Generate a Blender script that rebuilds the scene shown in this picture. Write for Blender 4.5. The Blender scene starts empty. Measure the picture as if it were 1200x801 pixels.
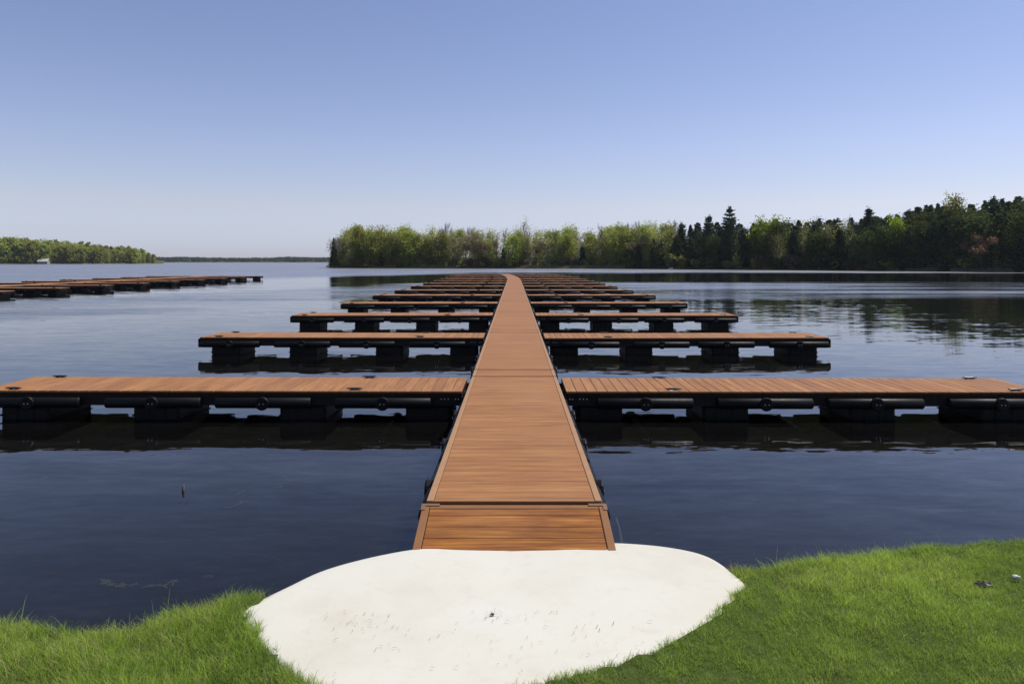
import bpy, math, random
import numpy as np
from mathutils import Vector, Matrix

S = bpy.context.scene
COL = S.collection
R = math.radians
rng = np.random.default_rng(7)
random.seed(7)

# ------------------------------------------------------------------ camera, sky, sun, exposure
F = 850.0 / 1200.0                     # focal length over frame width
HZ, VX = 306.0, 602.5                  # horizon row and vanishing column of the 1200 px photo
CAM_Z = 2.23                           # above the water (z = 0)
DECK = 0.41                            # deck level above the water
cam_d = bpy.data.cameras.new('camera')
cam_d.sensor_width = 36.0
cam_d.lens = 36.0 * F
cam_d.shift_y = -(400.5 - HZ) / 1200.0
cam_d.shift_x = -(VX - 600.0) / 1200.0
cam_d.clip_start, cam_d.clip_end = 0.05, 6000
cam = bpy.data.objects.new('camera', cam_d)
COL.objects.link(cam)
cam.location = (0, 0, CAM_Z)
cam.rotation_euler = (R(90), 0, 0)
S.camera = cam

SUN_EL, SUN_AZ = R(58), R(68)          # ahead of the camera and to the right
world = bpy.data.worlds.new('World')
S.world = world
world.use_nodes = True
wn = world.node_tree.nodes
sky = wn.new('ShaderNodeTexSky')
sky.sky_type = 'NISHITA'
sky.sun_disc = False
sky.sun_elevation, sky.sun_rotation = SUN_EL, SUN_AZ
sky.altitude = 200
sky.air_density, sky.dust_density, sky.ozone_density = 1.0, 0.3, 4.0
# spring air: the blue leans to lavender, and the last degrees above the horizon stay bluish
_tc = wn.new('ShaderNodeTexCoord'); _sp = wn.new('ShaderNodeSeparateXYZ'); _rp = wn.new('ShaderNodeValToRGB'); _mx = wn.new('ShaderNodeMix')
_mx.data_type = 'RGBA'; _mx.blend_type = 'MULTIPLY'; _mx.inputs[0].default_value = 1.0
for _i in range(3): _rp.color_ramp.elements.new(0.5)
for _e, (_p, _c) in zip(_rp.color_ramp.elements, [(0.0, (0.45, 0.47, 0.71)), (0.022, (0.53, 0.525, 0.72)), (0.075, (0.74, 0.59, 0.615)), (0.15, (0.80, 0.635, 0.65)), (0.5, (0.79, 0.65, 0.67))]):
    _e.position = _p; _e.color = _c + (1,)
_lk = world.node_tree.links
_lk.new(_tc.outputs['Generated'], _sp.inputs[0]); _lk.new(_sp.outputs[2], _rp.inputs[0])
_lk.new(sky.outputs[0], _mx.inputs[6]); _lk.new(_rp.outputs[0], _mx.inputs[7]); _lk.new(_mx.outputs[2], wn['Background'].inputs[0])
wn['Background'].inputs[1].default_value = 0.15
sun_d = bpy.data.lights.new('sun', 'SUN')
sun_d.energy = 4.3
sun_d.angle = R(0.53)
sun_d.color = (1.0, 0.95, 0.87)
sun = bpy.data.objects.new('sun', sun_d)
COL.objects.link(sun)
sdir = Vector((math.sin(SUN_AZ) * math.cos(SUN_EL), math.cos(SUN_AZ) * math.cos(SUN_EL), math.sin(SUN_EL)))
sun.rotation_euler = sdir.to_track_quat('Z', 'Y').to_euler()
sun.location = sdir * 60
S.view_settings.view_transform = 'Standard'
S.view_settings.look = 'None'
S.view_settings.exposure = 0.32
S.view_settings.gamma = 1.0
S.view_settings.use_curve_mapping = False
S.render.engine = 'CYCLES'
S.cycles.use_denoising = True
S.cycles.max_bounces = 8
S.cycles.transparent_max_bounces = 12
S.cycles.caustics_reflective = False
S.cycles.caustics_refractive = False


HAZE = 0.00008                         # density of the air per metre


# ------------------------------------------------------------------ helpers
def at(px, py, z):
    """The point at height z that the photo shows at pixel (px, py)."""
    d = 850.0 * (CAM_Z - z) / (py - HZ)
    return Vector(((px - VX) * d / 850.0, d, z))


def tag(o, label=None, cat=None, group=None, kind=None):
    if label: o['label'] = label
    if cat: o['category'] = cat
    if group: o['group'] = group
    if kind: o['kind'] = kind
    return o


def empty(name, loc=(0, 0, 0), rz=0.0):
    o = bpy.data.objects.new(name, None)
    o.empty_display_size = 0.3
    COL.objects.link(o)
    o.location = loc
    o.rotation_euler = (0, 0, rz)
    return o


class MB:
    def __init__(s):
        s.v, s.f, s.m = [], [], []

    def add(s, vs, fs, m=0):
        b = len(s.v)
        s.v.extend([tuple(p) for p in vs])
        s.f.extend([tuple(i + b for i in f) for f in fs])
        s.m.extend([m] * len(fs))

    def box(s, x0, x1, y0, y1, z0, z1, m=0, bev=0.0):
        if bev <= 0:
            vs = [(x0, y0, z0), (x1, y0, z0), (x1, y1, z0), (x0, y1, z0), (x0, y0, z1), (x1, y0, z1), (x1, y1, z1), (x0, y1, z1)]
            s.add(vs, [(0, 3, 2, 1), (4, 5, 6, 7), (0, 1, 5, 4), (1, 2, 6, 5), (2, 3, 7, 6), (3, 0, 4, 7)], m)
            return
        # a box with every edge chamfered: three shells of points per corner
        vs, idx = [], {}
        for i, x in enumerate((x0, x1)):
            for j, y in enumerate((y0, y1)):
                for k, z in enumerate((z0, z1)):
                    sx, sy, sz = (bev, -bev)[i], (bev, -bev)[j], (bev, -bev)[k]
                    idx[(i, j, k, 0)] = len(vs); vs.append((x, y + sy, z + sz))
                    idx[(i, j, k, 1)] = len(vs); vs.append((x + sx, y, z + sz))
                    idx[(i, j, k, 2)] = len(vs); vs.append((x + sx, y + sy, z))
        q = lambda *a: tuple(idx[t] for t in a)
        fs = []
        for i in (0, 1):
            f = q((i, 0, 0, 0), (i, 1, 0, 0), (i, 1, 1, 0), (i, 0, 1, 0)); fs.append(f if i else f[::-1])
            f = q((0, i, 0, 1), (1, i, 0, 1), (1, i, 1, 1), (0, i, 1, 1)); fs.append(f[::-1] if i else f)
            f = q((0, 0, i, 2), (1, 0, i, 2), (1, 1, i, 2), (0, 1, i, 2)); fs.append(f if i else f[::-1])
        for i in (0, 1):
            for j in (0, 1):
                fs.append(q((i, j, 0, 0), (i, j, 1, 0), (i, j, 1, 1), (i, j, 0, 1)))
                fs.append(q((i, 0, j, 0), (i, 1, j, 0), (i, 1, j, 2), (i, 0, j, 2)))
                fs.append(q((0, i, j, 1), (1, i, j, 1), (1, i, j, 2), (0, i, j, 2)))
                for k in (0, 1):
                    fs.append(q((i, j, k, 0), (i, j, k, 1), (i, j, k, 2)))
        s.add(vs, fs, m)

    def tube(s, pts, rad, n=8, m=0, caps=True):
        pts = [Vector(p) for p in pts]
        if not hasattr(rad, '__len__'): rad = [rad] * len(pts)
        rings = []
        for i, p in enumerate(pts):
            t = (pts[min(i + 1, len(pts) - 1)] - pts[max(i - 1, 0)]).normalized()
            a = t.cross(Vector((0, 0, 1)) if abs(t.z) < 0.9 else Vector((1, 0, 0))).normalized()
            b = t.cross(a)
            rings.append([p + (a * math.cos(2 * math.pi * k / n) + b * math.sin(2 * math.pi * k / n)) * rad[i] for k in range(n)])
        vs = [v for r in rings for v in r]
        fs = []
        for i in range(len(rings) - 1):
            for k in range(n):
                fs.append((i * n + k, i * n + (k + 1) % n, (i + 1) * n + (k + 1) % n, (i + 1) * n + k))
        if caps:
            fs.append(tuple(range(n - 1, -1, -1)))
            fs.append(tuple((len(rings) - 1) * n + k for k in range(n)))
        s.add(vs, fs, m)

    def mesh(s, name, mats, smooth=False):
        me = bpy.data.meshes.new(name)
        me.from_pydata(s.v, [], s.f)
        for mm in (mats if isinstance(mats, (list, tuple)) else [mats]): me.materials.append(mm)
        me.polygons.foreach_set('material_index', s.m)
        if smooth: me.polygons.foreach_set('use_smooth', [True] * len(s.f))
        me.update()
        return me

    def build(s, name, mats, parent=None, smooth=False):
        return link(name, s.mesh(name, mats, smooth), parent)


def link(name, me, parent=None, loc=(0, 0, 0)):
    o = bpy.data.objects.new(name, me)
    COL.objects.link(o)
    if parent: o.parent = parent
    o.location = loc
    return o


def np_mesh(name, V, Fc, mats, mi=None, smooth=False, attr=None):
    """V (n,3), Fc (m,k) with one k: a quick mesh from arrays."""
    me = bpy.data.meshes.new(name)
    m, k = Fc.shape
    me.vertices.add(len(V)); me.vertices.foreach_set('co', np.ascontiguousarray(V, np.float32).ravel())
    me.loops.add(m * k); me.loops.foreach_set('vertex_index', np.ascontiguousarray(Fc, np.int32).ravel())
    me.polygons.add(m); me.polygons.foreach_set('loop_start', np.arange(0, m * k, k, dtype=np.int32))
    for mm in (mats if isinstance(mats, (list, tuple)) else [mats]): me.materials.append(mm)
    if mi is not None: me.polygons.foreach_set('material_index', np.asarray(mi, np.int32))
    me.polygons.foreach_set('use_smooth', np.full(m, smooth))
    if attr is not None:
        a = me.attributes.new('tone', 'FLOAT', 'POINT'); a.data.foreach_set('value', np.asarray(attr, np.float32))
    me.update(calc_edges=True); me.validate()
    return me


def copy_tree(o, parent=None):
    c = o.copy(); COL.objects.link(c)
    if parent: c.parent = parent
    for ch in list(o.children): copy_tree(ch, c)
    return c


# ------------------------------------------------------------------ materials
class NT:
    def __init__(s, name):
        s.m = bpy.data.materials.new(name); s.m.use_nodes = True
        s.t = s.m.node_tree; s.n = s.t.nodes; s.b = s.n['Principled BSDF']; s.out = s.n['Material Output']

    def N(s, kind, **kw):
        x = s.n.new('ShaderNode' + kind)
        for k, v in kw.items():
            if k.startswith('i_'):
                key = k[2:]; x.inputs[int(key) if key.isdigit() else key.replace('_', ' ')].default_value = v
            else: setattr(x, k, v)
        return x

    def L(s, a, b): s.t.links.new(a, b)

    def math(s, op, a, b=None, clamp=False):
        x = s.N('Math', operation=op, use_clamp=clamp)
        for i, v in enumerate((a, b)):
            if v is None: continue
            if isinstance(v, (int, float)): x.inputs[i].default_value = v
            else: s.L(v, x.inputs[i])
        return x.outputs[0]

    def noise(s, vec, scale, detail=4, rough=0.55, out=0):
        x = s.N('TexNoise', i_Scale=scale, i_Detail=detail, i_Roughness=rough)
        if vec is not None: s.L(vec, x.inputs['Vector'])
        return x.outputs[out]

    def mapv(s, vec, scale=(1, 1, 1), loc=(0, 0, 0)):
        x = s.N('Mapping'); s.L(vec, x.inputs[0])
        x.inputs['Scale'].default_value = scale; x.inputs['Location'].default_value = loc
        return x.outputs[0]

    def ramp(s, fac, stops):
        x = s.N('ValToRGB'); s.L(fac, x.inputs[0]); e = x.color_ramp.elements
        while len(e) < len(stops): e.new(0.5)
        for q, (p, c) in zip(e, stops): q.position = p; q.color = tuple(c) + (1,) if len(c) == 3 else c
        return x.outputs[0]

    def mix(s, fac, a, b, mode='MIX'):
        x = s.N('Mix', data_type='RGBA', blend_type=mode)
        for i, v in ((0, fac), (6, a), (7, b)):
            if isinstance(v, (int, float)): x.inputs[i].default_value = v
            elif isinstance(v, tuple): x.inputs[i].default_value = v + (1,)
            else: s.L(v, x.inputs[i])
        return x.outputs[2]

    def rng(s, v, a, b, c, d):
        x = s.N('MapRange'); s.L(v, x.inputs[0])
        for i, q in enumerate((a, b, c, d)): x.inputs[i + 1].default_value = q
        return x.outputs[0]

    def obj(s): return s.N('TexCoord').outputs['Object']

    def bump(s, h, strength, dist):
        x = s.N('Bump', i_Strength=strength, i_Distance=dist); s.L(h, x.inputs['Height']); s.L(x.outputs[0], s.b.inputs['Normal'])

    def set(s, **kw):
        for k, v in kw.items():
            i = s.b.inputs[k.replace('_', ' ')]
            if isinstance(v, tuple): i.default_value = v + (1,) if len(v) == 3 else v
            elif isinstance(v, (int, float)): i.default_value = v
            else: s.L(v, i)
        return s.m


def wood(name, along, stops, tones=(0.9, 1.09)):
    """Composite decking; planks run along local x (along = 0) or local y (1), 145 mm wide."""
    t = NT(name)
    oi = t.N('ObjectInfo')
    off = t.N('CombineXYZ'); r = t.math('MULTIPLY', oi.outputs['Random'], 37.0)
    for i in range(3): t.L(r, off.inputs[i])
    add = t.N('VectorMath', operation='ADD'); t.L(t.obj(), add.inputs[0]); t.L(off.outputs[0], add.inputs[1])
    p = add.outputs[0]
    sep = t.N('SeparateXYZ'); t.L(t.obj(), sep.inputs[0])
    pl = t.math('FLOOR', t.math('DIVIDE', sep.outputs[1 - along], 0.145))
    wnz = t.N('TexWhiteNoise', noise_dimensions='1D'); t.L(t.math('ADD', pl, r), wnz.inputs['W'])
    g1 = t.noise(t.mapv(p, (2.2, 60, 8) if along == 0 else (60, 2.2, 8)), 1.0, 6, 0.68)
    g2 = t.noise(t.mapv(p, (1.6, 16, 5) if along == 0 else (16, 1.6, 5)), 1.0, 4, 0.6)
    streak = t.math('ADD', t.math('MULTIPLY', g1, 0.55), t.math('MULTIPLY', g2, 0.45))
    col = t.ramp(streak, stops)
    tone = t.rng(wnz.outputs['Value'], 0, 1, *tones)
    cc = t.mix(1.0, col, t.N('CombineXYZ').outputs[0], 'MULTIPLY')
    mixn = cc.node
    comb = t.N('CombineXYZ')
    for i in range(3): t.L(tone, comb.inputs[i])
    t.L(comb.outputs[0], mixn.inputs[7])
    # sun fading and dust: broad paler patches
    d = t.noise(p, 0.7, 4, 0.6)
    cc = t.mix(t.rng(d, 0.4, 0.75, 0.0, 0.35), cc, (0.33, 0.18, 0.09))
    t.bump(g1, 0.25, 0.004)
    return t.set(Base_Color=cc, Roughness=t.rng(g2, 0.3, 0.7, 0.5, 0.7), Specular_IOR_Level=0.16)


def plain(name, col, rough=0.5, metal=0.0, var=0.15, scale=6.0, spec=0.5):
    t = NT(name)
    n = t.noise(t.obj(), scale, 5, 0.6)
    c = t.mix(n, tuple(x * (1 - var) for x in col), tuple(min(1, x * (1 + var)) for x in col))
    return t.set(Base_Color=c, Roughness=t.rng(n, 0.3, 0.7, rough * 0.85, min(1, rough * 1.15)), Metallic=metal, Specular_IOR_Level=spec)


M = {}
TAN = [(0.3, (0.13, 0.048, 0.018)), (0.43, (0.235, 0.102, 0.037)), (0.56, (0.30, 0.140, 0.053)), (0.72, (0.42, 0.235, 0.085))]
M['wood_walk'] = wood('composite_decking_crosswise', 0, TAN, (0.95, 1.05))
M['wood_finger'] = wood('composite_decking_finger', 1, TAN, (0.86, 1.1))
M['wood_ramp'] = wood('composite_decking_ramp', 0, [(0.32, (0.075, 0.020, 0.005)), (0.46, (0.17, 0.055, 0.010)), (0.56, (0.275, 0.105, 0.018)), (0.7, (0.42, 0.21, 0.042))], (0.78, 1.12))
M['edge'] = plain('edge_strip', (0.31, 0.175, 0.085), 0.55, spec=0.2)
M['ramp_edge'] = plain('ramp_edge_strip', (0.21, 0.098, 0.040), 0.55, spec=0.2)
M['fascia'] = plain('fascia_board', (0.02, 0.008, 0.004), 0.6, spec=0.15)
M['frame'] = plain('black_steel_frame', (0.006, 0.006, 0.006), 0.55, spec=0.2)
M['rubber'] = plain('black_bumper', (0.006, 0.006, 0.007), 0.5, scale=14, spec=0.14)
M['float'] = plain('black_float', (0.006, 0.006, 0.006), 0.6, scale=3, spec=0.2)
M['steel'] = plain('zinc_bolt', (0.55, 0.55, 0.56), 0.3, 1.0)
M['cleat'] = plain('black_cleat', (0.015, 0.015, 0.018), 0.3)
M['angle'] = plain('brown_angle_iron', (0.17, 0.085, 0.045), 0.5)


def mat_concrete():
    t = NT('painted_concrete'); p = t.obj()
    n1 = t.noise(p, 1.3, 6, 0.62); n2 = t.noise(p, 9, 6, 0.7); n3 = t.noise(p, 55, 4, 0.6)
    c = t.ramp(n1, [(0.25, (0.475, 0.45, 0.37)), (0.5, (0.525, 0.51, 0.435)), (0.75, (0.545, 0.535, 0.475))])
    c = t.mix(t.rng(n2, 0.54, 0.78, 0, 0.42), c, (0.43, 0.39, 0.32))
    v = t.N('TexVoronoi', i_Scale=16.0); t.L(p, v.inputs['Vector'])
    c = t.mix(t.math('MULTIPLY', t.rng(v.outputs['Distance'], 0.03, 0.09, 1, 0), t.rng(t.noise(p, 3, 2), 0.54, 0.66, 0, 0.5)), c, (0.34, 0.30, 0.24))
    h = t.math('ADD', t.math('MULTIPLY', n2, 0.7), t.math('MULTIPLY', n3, 0.3))
    t.bump(h, 0.16, 0.012)
    return t.set(Base_Color=c, Roughness=0.68, Specular_IOR_Level=0.3)


def mat_soil():
    t = NT('bank_soil'); p = t.obj(); n = t.noise(p, 12, 6, 0.7)
    c = t.ramp(n, [(0.3, (0.03, 0.04, 0.01)), (0.6, (0.06, 0.09, 0.02)), (0.8, (0.10, 0.11, 0.04))])
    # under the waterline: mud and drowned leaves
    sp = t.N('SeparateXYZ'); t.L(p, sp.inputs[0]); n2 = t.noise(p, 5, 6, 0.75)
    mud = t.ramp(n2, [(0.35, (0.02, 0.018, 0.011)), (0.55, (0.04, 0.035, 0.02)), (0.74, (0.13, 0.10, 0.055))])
    mud_shallow = t.ramp(n2, [(0.35, (0.055, 0.045, 0.027)), (0.55, (0.11, 0.09, 0.052)), (0.72, (0.26, 0.20, 0.11))])
    mud = t.mix(t.rng(sp.outputs[2], -0.22, -0.52, 0.0, 1.0), mud_shallow, mud)  # bed colour darkens with depth, standing in for light lost in the water
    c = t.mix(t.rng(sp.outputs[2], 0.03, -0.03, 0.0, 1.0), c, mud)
    t.bump(n, 0.6, 0.03)
    return t.set(Base_Color=c, Roughness=0.95, Specular_IOR_Level=0.1)


def mat_shore():
    t = NT('far_shore_ground'); p = t.obj()
    n = t.noise(t.mapv(p, (0.08, 0.3, 1)), 1.0, 5, 0.65); n2 = t.noise(p, 1.5, 5, 0.7)
    c = t.ramp(n, [(0.35, (0.03, 0.038, 0.014)), (0.55, (0.085, 0.08, 0.035)), (0.72, (0.25, 0.20, 0.12))])
    c = t.mix(t.rng(n2, 0.45, 0.7, 0, 0.6), c, (0.045, 0.05, 0.02))
    return t.set(Base_Color=c, Roughness=0.95, Specular_IOR_Level=0.1)


def mat_bed():
    t = NT('lake_bed_mud'); p = t.obj(); n = t.noise(p, 1.6, 6, 0.65)
    c = t.ramp(n, [(0.35, (0.012, 0.013, 0.009)), (0.7, (0.035, 0.032, 0.02))])
    return t.set(Base_Color=c, Roughness=0.95)


def mat_water():
    t = NT('lake_water'); p = t.obj()
    sep = t.N('SeparateXYZ'); t.L(p, sep.inputs[0]); X, Y = sep.outputs[0], sep.outputs[1]
    # wind streaks: long bands across the lake, their limits wandering
    warp = t.noise(t.mapv(p, (0.012, 0.03, 0)), 1.0, 3, 0.6)
    yy = t.math('ADD', Y, t.math('MULTIPLY', t.math('SUBTRACT', warp, 0.5), 34.0))
    yy = t.math('ADD', yy, t.rng(X, -8.0, -50.0, 0.0, 75.0))
    band = t.ramp(t.math('DIVIDE', yy, 260.0), [
        (0.0, (0.26,) * 3), (0.035, (0.22,) * 3), (0.065, (0.19,) * 3), (0.15, (0.24,) * 3), (0.185, (0.48,) * 3),
        (0.27, (0.55,) * 3), (0.31, (0.2,) * 3), (0.48, (0.22,) * 3), (0.58, (0.85,) * 3), (1.0, (1.0,) * 3)])
    
    fine = t.noise(t.mapv(p, (0.035, 0.22, 0)), 1.0, 4, 0.65)
    amp = t.math('MULTIPLY', band, t.rng(fine, 0.3, 0.7, 0.45, 1.5))

    def slope(sx, sy, detail):
        c = t.noise(t.mapv(p, (sx, sy, 1)), 1.0, detail, 0.55, 1)
        s2 = t.N('SeparateColor'); t.L(c, s2.inputs[0])
        return t.math('SUBTRACT', s2.outputs[0], 0.5), t.math('SUBTRACT', s2.outputs[1], 0.5)
    ax, ay = slope(0.9, 3.6, 2); bx, by = slope(3.5, 13.0, 2); cx, cy = slope(0.22, 0.8, 2)
    sx = t.math('ADD', t.math('ADD', t.math('MULTIPLY', ax, 0.10), t.math('MULTIPLY', bx, 0.09)), t.math('MULTIPLY', cx, 0.03))
    sy = t.math('ADD', t.math('ADD', t.math('MULTIPLY', ay, 0.30), t.math('MULTIPLY', by, 0.22)), t.math('MULTIPLY', cy, 0.09))
    comb = t.N('CombineXYZ'); t.L(t.math('MULTIPLY', sx, amp), comb.inputs[0]); t.L(t.math('MULTIPLY', sy, amp), comb.inputs[1]); comb.inputs[2].default_value = 1.0
    nrm = t.N('VectorMath', operation='NORMALIZE'); t.L(comb.outputs[0], nrm.inputs[0])
    fr = t.N('Fresnel', i_IOR=1.333); t.L(nrm.outputs[0], fr.inputs['Normal'])
    rough = t.rng(t.math('MULTIPLY', t.rng(yy, 30.0, 45.0, 0.0, 1.0), amp), 0.22, 1.0, 0.02, 0.40)
    gl = t.N('BsdfGlossy', distribution='MULTI_GGX'); t.L(rough, gl.inputs['Roughness']); t.L(nrm.outputs[0], gl.inputs['Normal']); gl.inputs['Color'].default_value = (0.97, 0.98, 1, 1)
    df = t.N('BsdfDiffuse'); df.inputs['Color'].default_value = (0.0055, 0.0052, 0.0055, 1)
    tr = t.N('BsdfTransparent'); tr.inputs['Color'].default_value = (0.55, 0.60, 0.50, 1)
    body = t.N('MixShader', i_0=0.55); t.L(tr.outputs[0], body.inputs[1]); t.L(df.outputs[0], body.inputs[2])
    mx = t.N('MixShader'); t.L(t.math('MULTIPLY', fr.outputs[0], t.rng(rough, 0.02, 0.4, 1.0, 0.62)), mx.inputs[0]); t.L(body.outputs[0], mx.inputs[1]); t.L(gl.outputs[0], mx.inputs[2])
    t.L(mx.outputs[0], t.out.inputs['Surface']); t.n.remove(t.b)
    return t.m


def mat_leaf(name, a, b, trans=0.45, var=0.25):
    t = NT(name)
    oi = t.N('ObjectInfo')
    n = t.noise(t.N('NewGeometry').outputs['Position'], 0.55, 3, 0.6)
    at_ = t.N('Attribute', attribute_name='tone')
    f = t.math('ADD', t.math('MULTIPLY', n, 0.4), t.math('MULTIPLY', at_.outputs['Fac'], 0.6), True)
    c = t.mix(f, a, b)
    hsv = t.N('HueSaturation'); t.L(c, hsv.inputs['Color'])
    t.L(t.rng(oi.outputs['Random'], 0, 1, 0.478, 0.516), hsv.inputs['Hue'])
    t.L(t.rng(oi.outputs['Random'], 0, 1, 1 - var, 1 + var), hsv.inputs['Value'])
    d = t.N('BsdfDiffuse'); tl = t.N('BsdfTranslucent'); mx = t.N('MixShader', i_0=trans)
    t.L(hsv.outputs[0], d.inputs[0]); t.L(hsv.outputs[0], tl.inputs[0])
    t.L(d.outputs[0], mx.inputs[1]); t.L(tl.outputs[0], mx.inputs[2]); t.L(mx.outputs[0], t.out.inputs['Surface']); t.n.remove(t.b)
    return t.m


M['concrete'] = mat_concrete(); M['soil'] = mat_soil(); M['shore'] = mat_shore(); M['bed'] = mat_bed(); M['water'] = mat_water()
M['bark'] = plain('tree_bark', (0.075, 0.06, 0.048), 0.9, scale=3, var=0.35)
M['pale_bark'] = plain('pale_bark', (0.24, 0.22, 0.19), 0.85, scale=3, var=0.3)
M['twig'] = plain('bare_twig', (0.20, 0.17, 0.15), 0.9, scale=2, var=0.25)
M['red_twig'] = plain('budding_twig', (0.20, 0.14, 0.10), 0.9, scale=2, var=0.25)
M['leaf_mid'] = mat_leaf('leaf_spring_green', (0.17, 0.205, 0.045), (0.44, 0.47, 0.095), 0.52, 0.32)
M['leaf_pale'] = mat_leaf('leaf_pale_green', (0.22, 0.24, 0.07), (0.49, 0.51, 0.135), 0.52, 0.32)
M['leaf_lime'] = mat_leaf('leaf_lime', (0.17, 0.23, 0.02), (0.36, 0.42, 0.045), 0.55)
M['leaf_red'] = mat_leaf('leaf_bronze_bud', (0.34, 0.21, 0.11), (0.55, 0.40, 0.21), 0.55)
M['leaf_brown'] = mat_leaf('leaf_brown_brush', (0.17, 0.14, 0.075), (0.30, 0.25, 0.14), 0.45)
M['leaf_dark'] = mat_leaf('leaf_dusky_green', (0.04, 0.055, 0.018), (0.115, 0.14, 0.042), 0.35)
M['needle'] = mat_leaf('conifer_needle', (0.028, 0.045, 0.02), (0.08, 0.11, 0.04), 0.3)
M['needle_pine'] = mat_leaf('pine_needle', (0.035, 0.055, 0.035), (0.085, 0.12, 0.062), 0.3)
M['grass'] = mat_leaf('grass_blade', (0.06, 0.15, 0.012), (0.62, 0.76, 0.14), 0.5, 0.0)
M['straw'] = mat_leaf('dry_grass', (0.26, 0.22, 0.11), (0.42, 0.37, 0.22), 0.3, 0.1)
M['reed'] = mat_leaf('dead_reed', (0.19, 0.16, 0.12), (0.36, 0.31, 0.24), 0.2, 0.1)

# ------------------------------------------------------------------ setting: water, lake bed, banks
def sheet(name, x0, x1, y0, y1, z, m):
    b = MB(); b.add([(x0, y0, z), (x1, y0, z), (x1, y1, z), (x0, y1, z)], [(0, 1, 2, 3)])
    return tag(b.build(name, m), kind='structure')


sheet('lake_water', -1500, 1500, -6, 1420, 0.0, M['water'])
sheet('lake_bed', -1500, 1500, -6, 1420, -1.6, M['bed'])


def slab_z(y): return 0.275 + (5.0 - y) * 0.075


def slab_pt(px, py):
    """Where the sight line of a photo pixel meets the slab's tilted top."""
    dx, dy, dz = (px - VX) / 850.0, 1.0, -(py - HZ) / 850.0
    t = (0.275 + 5.0 * 0.075 - CAM_Z) / (dz + 0.075)
    return dx * t, t


EDGE_L = [(-4.2, 740), (0, 723), (100, 725), (150, 730), (168, 728), (222, 707), (290, 697), (315, 700)]
EDGE_R = [(868, 659), (900, 657), (960, 646), (1050, 636), (1200, 627)]
edge = [(-12.0, 2.6), (-7.0, 3.1), (-4.5, 3.6)] + [tuple(at(x, y, 0.30).xy) for x, y in EDGE_L[1:]] \
    + [(-0.9, 4.35), (0.0, 4.5), (0.9, 4.45)] + [tuple(at(x, y, 0.30).xy) for x, y in EDGE_R] + [(5.2, 5.35), (8.0, 5.2), (13.0, 4.6)]
edge = np.array(edge)


def bank_edge(x): return np.interp(x, edge[:, 0], edge[:, 1])


def vnoise(x, y, f, seed=0):
    """Smooth value noise on arrays."""
    x, y = x * f, y * f; xi, yi = np.floor(x).astype(int), np.floor(y).astype(int); u, v = x - xi, y - yi
    u, v = u * u * (3 - 2 * u), v * v * (3 - 2 * v)
    h = lambda a, b: (np.sin(a * 127.1 + b * 311.7 + seed * 74.7) * 43758.5453) % 1.0
    return (h(xi, yi) * (1 - u) + h(xi + 1, yi) * u) * (1 - v) + (h(xi, yi + 1) * (1 - u) + h(xi + 1, yi + 1) * u) * v


SLAB_PX = [(281, 718), (300, 704), (330, 689), (372, 669), (412, 657), (470, 645), (520, 641), (600, 637.5), (690, 634), (750, 636.5), (800, 643),
           (834, 653), (858, 669), (876, 686), (862, 704), (841, 722), (815, 740), (782, 757), (748, 771), (700, 784), (652, 797), (560, 818), (470, 826),
           (400, 816), (361, 802), (330, 780), (306, 757), (293, 737)]
slab_xy = np.array([slab_pt(*p) for p in SLAB_PX])


def ground_z(x, y):
    """Height of the grassy bank; the lake side falls steeply from the edge."""
    e = bank_edge(x); d = e - y
    top = 0.285 + 0.075 * np.clip(d, 0, 9) + 0.05 * (vnoise(x, y, 1.3) - 0.5) + 0.03 * (vnoise(x, y, 4.0, 3) - 0.5)
    c = slab_xy.mean(0); q = np.full(np.shape(x), 1e9)
    for k in range(len(slab_xy)):
        a, b_ = slab_xy[k], slab_xy[(k + 1) % len(slab_xy)]; ab = b_ - a; u = np.clip(((x - a[0]) * ab[0] + (y - a[1]) * ab[1]) / (ab @ ab), 0, 1)
        q = np.minimum(q, np.hypot(x - a[0] - u * ab[0], y - a[1] - u * ab[1]))
    top = np.maximum(top, slab_z(y) + 0.004 - 0.22 * np.clip(q - 0.05, 0, None) * (q < 0.6) - 9 * (q >= 0.6))
    drop = np.where(d < 0.10, (0.10 - d), 0.0)
    z = top - np.clip(drop, 0, 0.24) ** 1.2 * 2.6 - 0.16 * np.clip(drop - 0.24, 0, None)
    return np.maximum(z + np.where(drop > 0.3, 0.05 * (vnoise(x, y, 2.2, 12) - 0.5), 0), -1.62)


def in_slab(x, y, grow=0.0):
    c = slab_xy.mean(0); P = c + (slab_xy - c) * (1 + grow)
    ins = np.zeros(np.shape(x), bool); j = len(P) - 1
    for i in range(len(P)):
        (xi, yi), (xj, yj) = P[i], P[j]
        ins ^= ((yi > y) != (yj > y)) & (x < (xj - xi) * (y - yi) / (yj - yi + 1e-12) + xi)
        j = i
    return ins


def grid(name, x0, x1, y0, y1, step, fz, m):
    xs = np.arange(x0, x1 + 1e-6, step); ys = np.arange(y0, y1 + 1e-6, step)
    X, Y = np.meshgrid(xs, ys); Z = fz(X, Y); nx = len(xs)
    i = np.arange(len(ys) - 1)[:, None] * nx + np.arange(nx - 1)[None]
    Fc = np.stack([i, i + 1, i + nx + 1, i + nx], -1).reshape(-1, 4)
    return tag(link(name, np_mesh(name, np.stack([X, Y, Z], -1).reshape(-1, 3), Fc, m, smooth=True)), kind='structure')


def bank_under(x, y):
    z = ground_z(x, y)
    return np.where(in_slab(x, y, -0.03), np.minimum(z, slab_z(y) - 0.09), z)


grid('grass_bank', -11, 11, -4, 14.6, 0.06, bank_under, M['soil'])

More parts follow.
